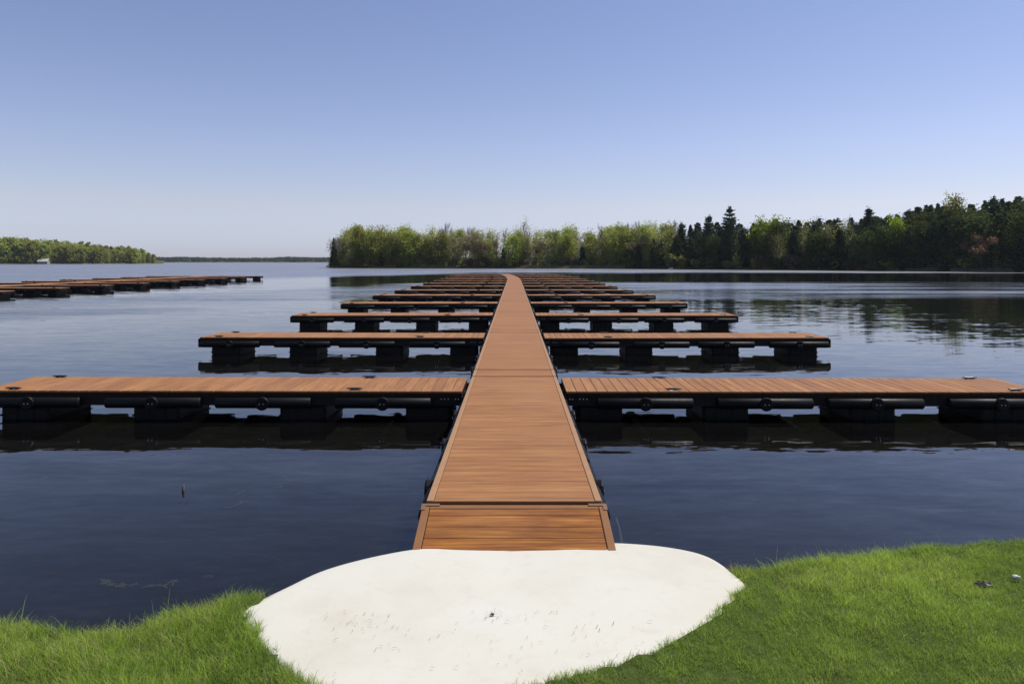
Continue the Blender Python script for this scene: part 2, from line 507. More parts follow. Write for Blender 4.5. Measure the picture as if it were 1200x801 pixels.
# concrete landing: smoothed outline, domed edge, real thickness
def make_slab():
    P = []; n = len(slab_xy)
    for i in range(n):
        p0, p1, p2, p3 = (slab_xy[(i + k - 1) % n] for k in range(4))
        for t in (0, 0.2, 0.4, 0.6, 0.8):
            P.append(0.5 * ((2 * p1) + (-p0 + p2) * t + (2 * p0 - 5 * p1 + 4 * p2 - p3) * t * t + (-p0 + 3 * p1 - 3 * p2 + p3) * t ** 3))
    P = np.array(P); c = P.mean(0); n = len(P); b = MB(); rings = []
    for k, (s, dz) in enumerate([(1.0, -0.42), (1.0, -0.035), (0.994, -0.012), (0.984, -0.002), (0.96, 0.0), (0.85, 0.001), (0.65, 0.002), (0.4, 0.002), (0.15, 0.002)]):
        Q = c + (P - c) * s
        w = 0.014 * (vnoise(Q[:, 0], Q[:, 1], 1.6, 5) - 0.5) + 0.006 * (vnoise(Q[:, 0], Q[:, 1], 5.0, 8) - 0.5)
        rings.append([(q[0], q[1], slab_z(q[1]) + dz + (w[i] if k else 0)) for i, q in enumerate(Q)])
    vs = [v for r in rings for v in r] + [(c[0], c[1], slab_z(c[1]) + 0.002)]
    fs = [(k * n + i, k * n + (i + 1) % n, (k + 1) * n + (i + 1) % n, (k + 1) * n + i) for k in range(len(rings) - 1) for i in range(n)]
    fs += [((len(rings) - 1) * n + i, (len(rings) - 1) * n + (i + 1) % n, len(vs) - 1) for i in range(n)]
    fs.append(tuple(range(n)))
    b.add(vs, [f[::-1] for f in fs])
    o = b.build('concrete_landing', M['concrete'], smooth=True)
    tag(o, 'rounded white concrete landing pad at the shore end of the boardwalk', 'landing pad')


make_slab()


# ------------------------------------------------------------------ grass blades
def blades(X, Y, Z, H, W, lean, tone, seed):
    r = np.random.default_rng(seed); n = len(X)
    a = r.uniform(0, 2 * np.pi, n); la = r.uniform(0, 2 * np.pi, n)
    wx, wy = np.cos(a) * W / 2, np.sin(a) * W / 2
    L = lean * H * r.uniform(0.2, 1.3, n); lx, ly = np.cos(la) * L, np.sin(la) * L
    B = np.stack([X, Y, Z - 0.01], -1)
    up = lambda t, q: B + np.stack([lx * q, ly * q, H * t], -1)
    w = np.stack([wx, wy, np.zeros(n)], -1)
    V = np.stack([B - w, B + w, up(0.45, 0.25) + w * 0.8, up(0.45, 0.25) - w * 0.8, up(0.8, 0.62) + w * 0.5, up(0.8, 0.62) - w * 0.5, up(0.96, 1.0) + w * 0.08, up(0.96, 1.0) - w * 0.08], 1)
    i = np.arange(n)[:, None] * 8
    Fc = np.stack([i + [0, 1, 2, 3], i + [3, 2, 4, 5], i + [5, 4, 6, 7]], 1).reshape(-1, 4)
    return V.reshape(-1, 3), Fc, np.repeat(tone, 8)


def make_grass():
    r = np.random.default_rng(3)
    n = 460000; k = 130000
    Y = np.concatenate([2.3 + 3.1 * r.uniform(0, 1, n) ** 0.8, r.uniform(0.6, 5.6, k)])
    X = np.concatenate([r.uniform(-1, 1, n) * (0.80 * Y[:n] + 0.4), r.uniform(-6.5, 7.0, k)]); n += k
    d = bank_edge(X) - Y
    keep = (d > -0.06) & ~(in_slab(X, Y, -0.012) & (in_slab(X, Y, -0.036) | (vnoise(X, Y, 11, 33) < 0.58)))
    clump = vnoise(X, Y, 7, 2) * 0.6 + vnoise(X, Y, 19, 4) * 0.4
    keep &= r.uniform(0, 1, n) < 0.35 + 1.1 * clump
    X, Y, d, clump = X[keep], Y[keep], d[keep], clump[keep]; n = len(X)
    Z = ground_z(X, Y)
    big = vnoise(X, Y, 0.9, 9)
    left = np.clip((-X - 0.6) / 0.8, 0, 1)
    H = (0.026 + 0.014 * big + 0.015 * left + 0.030 * (clump - 0.4)) * r.uniform(0.55, 1.35, n)
    H *= np.where(r.uniform(0, 1, n) < 0.012, 1.9, 1.0)
    H *= 1 + 0.35 * np.exp(-np.clip(d, 0, None) / 0.12)
    tone = np.clip(0.10 + 0.75 * r.uniform(0, 1, n) ** 1.5 + 0.65 * (clump - 0.5) + 0.45 * (big - 0.5), 0, 1)
    V, Fc, T = blades(X, Y, Z, np.clip(H, 0.012, 0.13), r.uniform(0.0014, 0.0031, n), 0.95, tone, 5)
    dry = (r.uniform(0, 1, n) < 0.055 + 0.09 * (vnoise(X, Y, 2.3, 21) > 0.62) + 0.10 * (vnoise(X, Y, 11, 23) > 0.8)) | ((np.abs(X - 1.37) < 0.10) & (d < 0.14) & (r.uniform(0, 1, n) < 0.6))
    tag(link('grass', np_mesh('grass', V, Fc, [M['grass'], M['straw']], np.repeat(dry, 3).astype(int), attr=T)), kind='stuff')


make_grass()
# ------------------------------------------------------------------ floating docks
FL, FW = 6.765, 1.20                   # finger dock: length, width
HW = 0.667                             # half width of the boardwalk


def plank_run(b, x0, x1, y0, y1, pitch, gap, along, z=0.0, th=0.028):
    a0, a1 = (y0, y1) if along == 0 else (x0, x1)
    k = int(math.floor(a0 / pitch + 1e-6))
    while k * pitch < a1 - 0.01:
        p, q = max(a0, k * pitch + gap / 2), min(a1, (k + 1) * pitch - gap / 2)
        if q - p > 0.012:
            if along == 0: b.box(x0, x1, p, q, z - th, z, bev=0.003)
            else: b.box(p, q, y0, y1, z - th, z, bev=0.003)
        k += 1


def float_mb(x0, x1, y0, y1, z0, z1):
    b = MB(); b.box(x0, x1, y0, y1, z0, z1, bev=0.035)
    for x in (x0 + (x1 - x0) * 0.33, x0 + (x1 - x0) * 0.67):           # moulded ribs
        for y, s in ((y0, -1), (y1, 1)): b.box(x - 0.02, x + 0.02, min(y + s * 0.012, y - s * 0.02), max(y + s * 0.012, y - s * 0.02), z0 + 0.05, z1 - 0.05, bev=0.004)
    b.box(x0 - 0.008, x1 + 0.008, y0 - 0.008, y1 + 0.008, (z0 + z1) / 2 + 0.09, (z0 + z1) / 2 + 0.115, bev=0.004)
    return b


def bumper_profile(b, p0, p1, rad):
    p0, p1 = Vector(p0), Vector(p1); d = (p1 - p0).normalized()
    b.tube([p0, p0 + d * 0.012, p1 - d * 0.012, p1], [rad * 0.86, rad, rad, rad * 0.86], 16)


def collar_mb(c, axis, side, rad, z):
    """Clamp round a bumper's middle with two bolt heads."""
    b = MB(); c = Vector(c); d = Vector((1, 0, 0)) if axis == 0 else Vector((0, 1, 0)); o = Vector((0, side, 0)) if axis == 0 else Vector((side, 0, 0))
    b.tube([c + o * 0.02, c + o * rad * 1.05, c + o * rad * 1.22, c + o * rad * 1.28], [rad * 1.12, rad * 1.22, rad * 1.15, rad * 0.95], 18)
    for s in (-0.026, 0.026):
        p = c + d * s + o * rad * 1.27
        b.tube([p, p + o * 0.012], 0.008, 6, 1)
    return b


def cleat_mb(x, y, z):
    b = MB(); b.box(x - 0.07, x + 0.07, y - 0.025, y + 0.025, z - 0.004, z + 0.008, bev=0.003)
    for s in (-0.035, 0.035): b.tube([(x + s, y, z + 0.006), (x + s, y, z + 0.022)], [0.018, 0.016], 10)
    b.tube([(x - 0.115, y, z + 0.024), (x - 0.09, y, z + 0.025), (x - 0.045, y, z + 0.024), (x + 0.045, y, z + 0.024), (x + 0.09, y, z + 0.025), (x + 0.115, y, z + 0.024)],
           [0.006, 0.010, 0.013, 0.013, 0.010, 0.006], 10)
    return b


def make_finger():
    root = empty('finger_dock'); h = FW / 2
    b = MB(); plank_run(b, 0, FL, -h, h, 0.145, 0.007, 1); b.build('deck', M['wood_finger'], root)
    b = MB()
    for s in (-1, 1): b.box(0.004, FL - 0.004, min(s * h, s * (h - 0.03)), max(s * h, s * (h - 0.03)), -0.078, -0.031)
    b.box(FL - 0.03, FL + 0.002, -h + 0.034, h - 0.034, -0.078, -0.031); b.box(0.002, 0.03, -h + 0.034, h - 0.034, -0.078, -0.031)
    b.build('fascia', M['fascia'], root)
    b = MB()
    for s in (-1, 1): b.box(-0.04, FL - 0.02, min(s * (h - 0.012), s * (h - 0.06)), max(s * (h - 0.012), s * (h - 0.06)), -0.205, -0.082)
    for x in (0.0, 1.1, 2.3, 3.4, 4.5, 5.6, FL - 0.08): b.box(x, x + 0.06, -h + 0.062, h - 0.062, -0.200, -0.082)
    for s in (-0.3, 0, 0.3): b.box(0.03, FL - 0.03, s - 0.02, s + 0.02, -0.079, -0.031)
    b.build('frame', M['frame'], root)
    for x0, x1 in ((0.17, 0.80), (1.93, 2.58), (4.00, 4.65), (5.84, 6.52)):
        float_mb(x0, x1, -h + 0.07, h - 0.07, -0.72, -0.208).build('float', M['float'], root)
    for s in (-1, 1):
        for x0, x1 in ((0.43, 1.77), (2.11, 3.44), (3.65, 4.98), (5.34, 6.74)):
            b = MB(); bumper_profile(b, (x0, s * (h + 0.005), -0.165), (x1, s * (h + 0.005), -0.165), 0.078); bo = b.build('bumper', M['rubber'], root, True)
            for xc in ((x0 + x1) / 2,):
                collar_mb((xc, s * (h + 0.005), -0.165), 0, s, 0.078, 0).build('clamp', [M['rubber'], M['steel']], bo)
        b = MB(); y = s * (h - 0.010); b.box(-0.045, 0.42, min(y, y + s * 0.012), max(y, y + s * 0.012), -0.20, -0.084)
        for x in (0.05, 0.09, 0.19, 0.24, 0.29): b.tube([(x, y + s * 0.010, -0.108), (x, y + s * 0.022, -0.108)], 0.009, 8, 1)
        b.build('bracket', [M['frame'], M['steel']], root)
        for x in (1.52, 6.34): cleat_mb(x, s * (h - 0.075), 0.0).build('cleat', M['cleat'], root, True)
    for s in (-1, 1):
        b = MB(); b.box(FL + 0.003, FL + 0.055, s * 0.52 - 0.07, s * 0.52 + 0.07, -0.245, -0.035, bev=0.02); b.build('corner_bumper', M['rubber'], root)
    return root


def xw(y): return 0.0 if y < 68 else -0.0011 * (y - 68) ** 2        # the far end swings left


ORD = ['', 'second ', 'third ', 'fourth ', 'fifth ', 'sixth ', 'seventh ', 'eighth ', 'ninth ', 'tenth ', 'eleventh ', 'twelfth ', 'thirteenth ', 'fourteenth ']
PITCH = 7.12
finger = make_finger()
SMALL = ('bracket', 'cleat')
first = True
for k in range(14):
    yc = 10.17 + 0.6 + PITCH * k; c = xw(yc); ang = math.atan(-0.0022 * max(0, yc - 68)) * 0.9
    for side in (1, -1):
        o = finger if first else copy_tree(finger)
        first = False
        a = -ang if side == 1 else math.pi - ang
        off = HW + 0.066
        o.location = (c + side * off * math.cos(ang), yc - side * off * math.sin(ang), DECK + random.uniform(-0.010, 0.008))
        o.rotation_euler = (R(random.uniform(-0.25, 0.25)), R(random.uniform(-0.12, 0.12)), a + R(random.uniform(-0.3, 0.3)))
        w = 'right' if side == 1 else 'left'
        lab = f'nearest finger dock branching off the {w} of the boardwalk' if k == 0 else \
              f'last finger dock at the far end, {w} side of the boardwalk' if k == 13 else f'{ORD[k]}finger dock from the shore, {w} side of the boardwalk'
        tag(o, lab, 'finger dock', 'finger docks along the main boardwalk')


def make_section(L):
    root = empty('boardwalk_section'); h = HW; l = L / 2
    b = MB(); plank_run(b, -h + 0.055, h - 0.055, -l, l, 0.145, 0.0014, 0); b.build('deck', M['wood_walk'], root)
    for s in (-1, 1):
        b = MB(); b.box(min(s * h, s * (h - 0.052)), max(s * h, s * (h - 0.052)), -l + 0.004, l - 0.004, -0.03, 0.003, bev=0.004); b.build('edge_strip', M['edge'], root)
    b = MB()
    for s in (-1, 1): b.box(min(s * (h - 0.004), s * (h - 0.045)), max(s * (h - 0.004), s * (h - 0.045)), -l + 0.003, l - 0.003, -0.082, -0.032)
    b.box(-h + 0.05, h - 0.05, -l + 0.003, -l + 0.03, -0.082, -0.032); b.box(-h + 0.05, h - 0.05, l - 0.03, l - 0.003, -0.082, -0.032)
    b.build('fascia', M['fascia'], root)
    b = MB()
    for s in (-1, 1): b.box(min(s * (h - 0.012), s * (h - 0.06)), max(s * (h - 0.012), s * (h - 0.06)), -l + 0.01, l - 0.01, -0.205, -0.085)
    y = -l + 0.04
    while y < l - 0.08: b.box(-h + 0.062, h - 0.062, y, y + 0.06, -0.2, -0.03); y += 0.8
    b.build('frame', M['frame'], root)
    n = max(1, int(round(L / 1.9)))
    for i in range(n):
        c = -l + (i + 0.5) * L / n
        b = float_mb(-0.33, 0.33, -h + 0.1, h - 0.1, -0.72, -0.208)
        b.v = [(-y_, x_ + c, z_) for x_, y_, z_ in b.v]
        b.build('float', M['float'], root)
    if L > 2:
        for s in (-1, 1):
            for y0 in np.linspace(-l + 0.12, l - 1.45, 4):
                b = MB(); bumper_profile(b, (s * (h + 0.004), y0, -0.165), (s * (h + 0.004), y0 + 1.32, -0.165), 0.078); bo = b.build('bumper', M['rubber'], root, True)
                collar_mb((s * (h + 0.004), y0 + 0.66, -0.165), 1, s, 0.078, 0).build('clamp', [M['rubber'], M['steel']], bo)
    return root


def place_walk(o, y0, y1, f=xw):
    c = (y0 + y1) / 2; o.location = (f(c), c, DECK); o.rotation_euler = (0, 0, math.atan((f(y0) - f(y1)) / (y1 - y0)))


s0 = make_section(11.45 - 5.51); place_walk(s0, 5.51, 11.45)
tag(s0, 'nearest long boardwalk section, next to the ramp', 'boardwalk section', 'sections of the main boardwalk')
sec = None; con = None
for k in range(13):
    y0 = 11.515 + PITCH * k; y1 = y0 + 0.66
    if con is None: con = make_section(0.66); o = con; con.name = 'boardwalk_link'
    else: o = copy_tree(con)
    place_walk(o, y0, y1)
    tag(o, f'short link panel just beyond the {ORD[k] if k else "nearest "}pair of finger docks', 'boardwalk link', 'short link panels of the main boardwalk')
    y0 = y1 + 0.065; y1 = 11.45 + PITCH * (k + 1)
    if sec is None: sec = make_section(y1 - y0); o = sec
    else: o = copy_tree(sec)
    place_walk(o, y0, y1)
    tag(o, f'{ORD[k + 1]}long boardwalk section counted from the shore' if k < 12 else 'last long boardwalk section at the far end', 'boardwalk section', 'sections of the main boardwalk')


def make_ramp():
    root = empty('ramp_panel', (0, 5.455, DECK - 0.012)); h = 0.688; L = 0.98
    root.rotation_euler = (R(11.5), 0, 0)
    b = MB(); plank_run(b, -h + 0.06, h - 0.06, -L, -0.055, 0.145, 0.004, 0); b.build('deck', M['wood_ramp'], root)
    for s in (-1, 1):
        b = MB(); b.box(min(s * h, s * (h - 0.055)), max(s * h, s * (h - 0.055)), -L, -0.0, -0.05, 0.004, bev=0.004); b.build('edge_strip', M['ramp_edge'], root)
        b = MB(); x0, x1 = sorted((s * (h + 0.006), s * (h - 0.13))); b.box(x0, x1, -0.022, 0.006, 0.0045, 0.010)
        x0, x1 = sorted((s * (h + 0.006), s * (h - 0.025))); b.box(x0, x1, -0.08, -0.0225, 0.0045, 0.010)
        b.build('corner_iron', M['angle'], root)
    b = MB(); b.box(-h + 0.056, h - 0.056, -0.052, 0.0, -0.05, 0.003, bev=0.004); b.build('end_strip', M['ramp_edge'], root)
    b = MB()
    for s in (-0.6, -0.2, 0.2, 0.6): b.box(s - 0.025, s + 0.025, -L, -0.06, -0.11, -0.03)
    b.build('frame', M['frame'], root)
    tag(root, 'short sloping wooden ramp between white landing pad and boardwalk', 'ramp')


make_ramp()

# second marina row far to the left
LX = -37.9
lf = None
for k in range(9):
    yc = 44.4 + 5.55 * k
    for side in (1, -1):
        o = copy_tree(finger); o.scale = (0.915, 1, 1)
        o.location = (LX + side * 0.735, yc, DECK); o.rotation_euler = (0, 0, 0 if side == 1 else math.pi)
        e = 'nearest' if k == 0 else 'farthest' if k == 8 else ORD[k].strip()
        tag(o, f'{e} finger dock of the distant left marina row, {"right" if side == 1 else "left"} side' + (' counted from nearest' if 0 < k < 8 else ''),
            'finger dock', 'finger docks of the distant left marina row')
s5 = None
for k in range(9):
    y0 = 40.5 + 5.55 * k; y1 = y0 + 5.53
    if s5 is None: s5 = make_section(5.53); o = s5
    else: o = copy_tree(s5)
    place_walk(o, y0, y1, lambda y: LX)
    e = 'nearest' if k == 0 else 'farthest' if k == 8 else ORD[k].strip()
    tag(o, f'{e} boardwalk section of the distant left marina row' + (' counted from nearest' if 0 < k < 8 else ''), 'boardwalk section', 'sections of the distant left boardwalk')

# ------------------------------------------------------------------ far shores
D_PX = np.array([374, 385, 430, 500, 560, 620, 700, 800, 900, 1000, 1100, 1200, 1300, 1420, 1560])
D_D = np.array([246, 238, 232, 226, 222, 219, 214, 200, 181, 167, 157, 146, 134, 118, 100.])


def shore_d(px): return np.interp(px, D_PX, D_D)


def shore_hill(px, off):
    """Ground height behind the near far-shore; the right end is a wooded rise."""
    rise = np.interp(px, [370, 700, 850, 1000, 1150, 1250, 1400], [0.01, 0.01, 0.035, 0.07, 0.125, 0.15, 0.15])
    endc = np.clip((px - 378) / 16.0, 0, 1)
    z = np.where(off < 2.4, -0.12 + off * 0.36, 0.744 + rise * np.clip(off - 4, 0, 60) + 0.012 * np.clip(off - 2.4, 0, 80))
    return np.where(endc < 1, -0.6 + (z + 0.6) * endc, z)


def make_far(name, pxs, offs, fd, fz, m, noise=0.25):
    P, O = np.meshgrid(pxs, offs); D = fd(P) + O; X = (P - VX) / 850.0 * D
    Z = fz(P, O) + noise * (vnoise(X, D, 0.22, 4) - 0.5) * (O > 0.5)
    nx = len(pxs); i = np.arange(len(offs) - 1)[:, None] * nx + np.arange(nx - 1)[None]
    Fc = np.stack([i, i + 1, i + nx + 1, i + nx], -1).reshape(-1, 4)
    return tag(link(name, np_mesh(name, np.stack([X, D, Z], -1).reshape(-1, 3), Fc, m, smooth=True)), kind='structure')


make_far('far_shore', np.linspace(372, 1560, 240), np.array([-1.5, 0, .4, .8, 1.2, 1.8, 2.4, 3, 5, 8, 12, 18, 26, 36, 50, 66, 90]), shore_d, shore_hill, M['shore'], 0.5)
left_d = lambda px: np.interp(px, [-250, 0, 120, 190], [520, 548, 590, 640])
left_h = lambda px, off: np.where(off < 2, -0.6 + off * 0.6, 0.6 + 0.03 * np.clip(off - 4, 0, 120)) - np.clip((px - 180) / 10.0, 0, 1) * 1.4
make_far('left_shore', np.linspace(-250, 192, 60), np.array([-2, 0, 1, 2, 4, 8, 14, 24, 40, 70, 110]), left_d, left_h, M['shore'], 0.6)
make_far('horizon_shore', np.linspace(-500, 1700, 120), np.array([-3, 0, 3, 8, 20, 60, 140.]), lambda px: px * 0 + 1250, lambda px, off: np.clip(-0.6 + off * 0.5, -1, 1.6), M['shore'], 0.5)


# ------------------------------------------------------------------ trees
def quads(C, size, r, flat=0.0, aspect=0.7):
    """Leaf-sized four-sided faces at centres C, turned at random."""
    n = len(C); a = r.normal(size=(n, 3)); a[:, 2] *= (1 - flat); a /= np.linalg.norm(a, axis=1, keepdims=True) + 1e-9
    b = np.cross(a, r.normal(size=(n, 3))); b /= np.linalg.norm(b, axis=1, keepdims=True) + 1e-9
    s = (size * r.uniform(0.6, 1.3, n))[:, None]
    V = np.stack([C - a * s, C - b * s * aspect, C + a * s, C + b * s * aspect], 1).reshape(-1, 3)
    return V, np.arange(n * 4).reshape(-1, 4)


def bez(p, q, sag, k=5):
    p, q = Vector(p), Vector(q); return [p.lerp(q, t) + Vector((0, 0, sag * 4 * t * (1 - t))) for t in np.linspace(0, 1, k)]


def broadleaf(seed, H, cw, base, nclump, nleaf, leaf, mat, bark='bark', wob=1.0, spread=1.0, up=0.8, steep=1.0):
    """Meshes (trunk, crown): limbs that rise from a tapered trunk, leaf clumps at their ends and along them."""
    r = np.random.default_rng(seed); b = MB(); H_ = H * 0.9
    tr = [Vector((wob * 0.25 * math.sin(z * 0.7 + seed) * z / H * 2, wob * 0.25 * math.cos(z * 0.5 + seed * 2) * z / H * 2, z)) for z in np.linspace(-0.6, H_, 9)]
    b.tube(tr, [H * 0.016 * (1 - 0.9 * i / 8) + 0.02 for i in range(9)], 7)
    cl = []
    for i in range(nclump):
        t = base + (1 - base) * (i + r.uniform(0, 1)) / nclump
        rad = cw * (math.sin(math.pi * min(1, (t - base) / (1 - base) * 0.80 + 0.16)) ** 0.75) * r.uniform(0.45, 1.12)
        a = i * 2.4 + r.uniform(-0.6, 0.6); z = H * t * 0.97
        p = Vector((math.cos(a) * rad, math.sin(a) * rad, z + r.uniform(-0.03, 0.03) * H))
        z0 = max(base * H * 0.6, z - steep * rad * r.uniform(0.7, 1.5)); z0 = min(z0, H_ * 0.96); k = (z0 + 0.6) / (H_ + 0.6) * 8; i0 = min(7, int(k))
        s = tr[i0].lerp(tr[i0 + 1], k - i0)
        pts = bez(s, p, -0.08 * rad); b.tube(pts, [H * 0.0055, H * 0.0045, H * 0.0035, H * 0.0025, 0.015], 4, caps=False)
        cl.append((np.array(p), 1.0)); cl.append((np.array(pts[3]), 0.7))
        if r.uniform() < 0.6: cl.append((np.array(pts[2]), 0.5))
    tot = sum(w for _, w in cl); Cs, T = [], []
    for p, w in cl:
        n = max(3, int(nleaf * w / tot * r.uniform(0.3, 1.7))); sg = 0.052 * H * spread * (0.6 + 0.6 * w) * r.uniform(0.7, 1.25)
        Cs.append(p + np.clip(r.normal(size=(n, 3)), -1.7, 1.7) * [sg, sg, sg * up]); T.append(np.full(n, r.uniform(0.1, 0.9)))
    C = np.concatenate(Cs); T = np.concatenate(T); C[:, 2] = np.maximum(C[:, 2], 0.15)
    V, Fc = quads(C, leaf, r)
    return b.mesh('trunk', M[bark], True), np_mesh('crown', V, Fc, M[mat], attr=np.repeat(np.clip(T + r.normal(size=len(T)) * 0.12, 0, 1), 4))


def bare(seed, H, cw, mat='twig', buds=None, depth=5):
    r = np.random.default_rng(seed); b = MB(); t = MB(); tips = []

    def grow(p, d, L, rad, lev):
        q = p + d * L; mid = p.lerp(q, 0.5) + Vector(r.normal(size=3)) * L * 0.06
        (b if lev < 2 else t).tube([p, mid, q], [rad, rad * 0.82, rad * 0.65], 5 if lev < 2 else 3, caps=False)
        if lev >= depth: tips.append(q); return
        for j in range(3 if lev < depth - 1 else 4):
            nd = (d + Vector(r.normal(size=3)) * (0.36 if j else 0.16) * cw).normalized(); nd.z = abs(nd.z) * 0.7 + 0.3; nd.normalize()
            grow(p.lerp(q, 1.0 if j == 0 else r.uniform(0.45, 1.0)), nd, L * r.uniform(0.62, 0.82), max(0.034, rad * (0.68 if j == 0 else 0.5)), lev + 1)
    grow(Vector((0, 0, -0.5)), Vector((0, 0, 1)), H * 0.30, H * 0.011, 0)
    mats = [M[mat]]
    if buds:
        mats.append(M[buds]); C = np.array([tuple(x) for x in tips]); C = np.repeat(C, 6, 0) + r.normal(size=(len(C) * 6, 3)) * 0.4
        V, Fc = quads(C, 0.2, r); t.add([tuple(v) for v in V], [tuple(f) for f in Fc], 1)
    return b.mesh('trunk', M[mat], True), t.mesh('crown', mats)


def conifer(seed, H, cw, n, mat='needle', droop=0.12, base=0.04, size=0.34, power=0.85):
    r = np.random.default_rng(seed); b = MB(); b.tube([(0, 0, -0.6), (0.05, 0, H * 0.5), (0, 0.04, H * 0.985)], [H * 0.014, H * 0.009, 0.02], 6)
    Cs, T = [], []; nb = 150
    for i in range(nb):
        t = base + (1 - base) * (i / nb) ** 0.9; z = H * t; rad = cw * (1 - t) ** power * r.uniform(0.6, 1.12) + 0.12
        a = i * 2.4 + r.uniform(-0.4, 0.4); m = max(4, int(n / nb * (0.35 + 1.3 * (1 - t)))); u = r.uniform(0.12, 1, m) ** 0.7
        w = 0.16 * (1 - 0.6 * u) * rad * 0.9 + 0.05
        px = np.cos(a) * rad * u - np.sin(a) * r.normal(size=m) * w; py = np.sin(a) * rad * u + np.cos(a) * r.normal(size=m) * w
        Cs.append(np.stack([px, py, z - droop * rad * u * u * 2 + r.normal(size=m) * 0.10 + 0.12 * rad * u], -1)); T.append(np.full(m, r.uniform(0.15, 0.85)))
    C = np.concatenate(Cs); T = np.concatenate(T); C[:, 2] = np.maximum(C[:, 2], 0.1)
    V, Fc = quads(C, size, r, 0.45, 0.5)
    return b.mesh('trunk', M['bark'], True), np_mesh('crown', V, Fc, M[mat], attr=np.repeat(T, 4))


def white_pine(seed, H, cw, n):
    r = np.random.default_rng(seed); b = MB(); b.tube([(0, 0, -0.6), (0.1, 0.05, H * 0.5), (0, 0, H * 0.99)], [H * 0.015, H * 0.010, 0.03], 7)
    Cs, T = [], []; z = H * 0.22; k = 0
    while z < H * 0.97:
        t = z / H; nb = 5 if t < 0.8 else 4
        for j in range(nb):
            a = k * 1.1 + j * 2 * math.pi / nb + r.uniform(-0.4, 0.4)
            rad = cw * ((1 - t) ** 0.75 + 0.10) * r.uniform(0.55, 1.15)
            p = Vector((math.cos(a) * rad, math.sin(a) * rad, z + rad * (0.16 + 0.35 * t))); pts = bez((0, 0, z), p, -0.05 * rad)
            b.tube(pts, [0.07, 0.06, 0.05, 0.035, 0.02], 4, caps=False)
            for u in (0.45, 0.65, 0.82, 1.0):
                q = np.array(Vector((0, 0, z)).lerp(p, u)); m = int(n / 260 * r.uniform(0.7, 1.3))
                Cs.append(q + r.normal(size=(m, 3)) * [0.16 * rad * 0.75 + 0.1, 0.16 * rad * 0.75 + 0.1, 0.16]); T.append(np.full(m, r.uniform(0.2, 0.9)))
        z += H * 0.062 * r.uniform(0.75, 1.2); k += 1
    m = 60; Cs.append(np.array([0, 0, H * 0.975]) + r.normal(size=(m, 3)) * [0.22, 0.22, 0.35]); T.append(np.full(m, 0.5))
    C = np.concatenate(Cs); T = np.concatenate(T); V, Fc = quads(C, 0.27, r, 0.4, 0.45)
    return b.mesh('trunk', M['bark'], True), np_mesh('crown', V, Fc, M['needle_pine'], attr=np.repeat(T, 4))


def shrub(seed, H, cw, n, mat):
    r = np.random.default_rng(seed); b = MB(); Cs, T = [], []
    for i in range(14):
        a = r.uniform(0, 6.28); rad = cw * r.uniform(0.2, 1); p = (math.cos(a) * rad, math.sin(a) * rad, H * r.uniform(0.45, 1.0))
        b.tube(bez((0.1 * math.cos(a), 0.1 * math.sin(a), -0.2), p, 0.1), [0.035, 0.03, 0.025, 0.02, 0.01], 4, caps=False)
        for u in (0.5, 0.8, 1.0):
            m = int(n / 42); Cs.append(np.array(p) * u + r.normal(size=(m, 3)) * [0.3 * cw * 0.6, 0.3 * cw * 0.6, 0.14 * H]); T.append(np.full(m, r.uniform(0.1, 0.9)))
    C = np.concatenate(Cs); C[:, 2] = np.abs(C[:, 2]) + 0.05; V, Fc = quads(C, 0.2, r)
    return b.mesh('stem', M['twig'], True), np_mesh('foliage', V, Fc, M[mat], attr=np.repeat(np.concatenate(T), 4))


BASE_H = 15.0
KIND = {
    'green': [broadleaf(10 + i, 15, 3.1, 0.10, 34, 4200, 0.22, 'leaf_mid', 'bark', 1.0, 0.95, 1.2, 1.8) for i in range(3)],
    'aspen': [broadleaf(20 + i, 15, 2.2, 0.12, 34, 2600, 0.2, 'leaf_pale', 'pale_bark', 0.6, 0.85, 1.6, 3.0) for i in range(3)],
    'sparse': [broadleaf(30 + i, 15, 2.9, 0.2, 36, 1300, 0.17, 'leaf_pale', 'pale_bark', 1.0, 0.75, 1.5, 2.6) for i in range(2)],
    'dusky': [broadleaf(34 + i, 15, 3.6, 0.04, 34, 4200, 0.27, 'leaf_dark', 'bark', 1.0, 1.15) for i in range(2)],
    'lime': [broadleaf(40, 15, 3.6, 0.22, 30, 4200, 0.25, 'leaf_lime'), broadleaf(41, 15, 3.2, 0.52, 18, 1800, 0.25, 'leaf_lime')],
    'bare': [bare(50 + i, 15, 1.0) for i in range(3)],
    'brown': [bare(60 + i, 15, 1.35, 'red_twig', 'leaf_brown') for i in range(2)],
    'red': [bare(65, 15, 1.7, 'red_twig', 'leaf_red')],
    'spruce': [conifer(70 + i, 15, 3.6, 4200) for i in range(3)],
    'cedar': [conifer(76 + i, 15, 3.3, 5000, 'needle', 0.05, 0.02, 0.34, 0.5) for i in range(2)],
    'pine': [white_pine(80 + i, 15, 3.4, 4200) for i in range(2)],
    'wood': [broadleaf(90 + i, 15, 4.2, 0.06, 30, 1500, 0.62, 'leaf_mid') for i in range(3)],
}
SHRUB = {'green': shrub(101, 2.2, 1.5, 900, 'leaf_mid'), 'brown': shrub(102, 2.0, 1.6, 800, 'leaf_brown'), 'pale': shrub(103, 2.4, 1.5, 800, 'leaf_pale'), 'dark': shrub(104, 2.4, 1.5, 1100, 'needle')}
NAME = {'green': 'broadleaf_tree', 'aspen': 'aspen_tree', 'sparse': 'broadleaf_tree', 'lime': 'maple_tree', 'bare': 'bare_tree', 'brown': 'bare_tree', 'red': 'budding_tree',
        'dusky': 'broadleaf_tree', 'spruce': 'spruce_tree', 'cedar': 'cedar_tree', 'pine': 'pine_tree', 'wood': 'broadleaf_tree'}
tr_rng = np.random.default_rng(11)


def ground_at(px, off): return float(shore_hill(np.array(float(px)), np.array(float(off))))


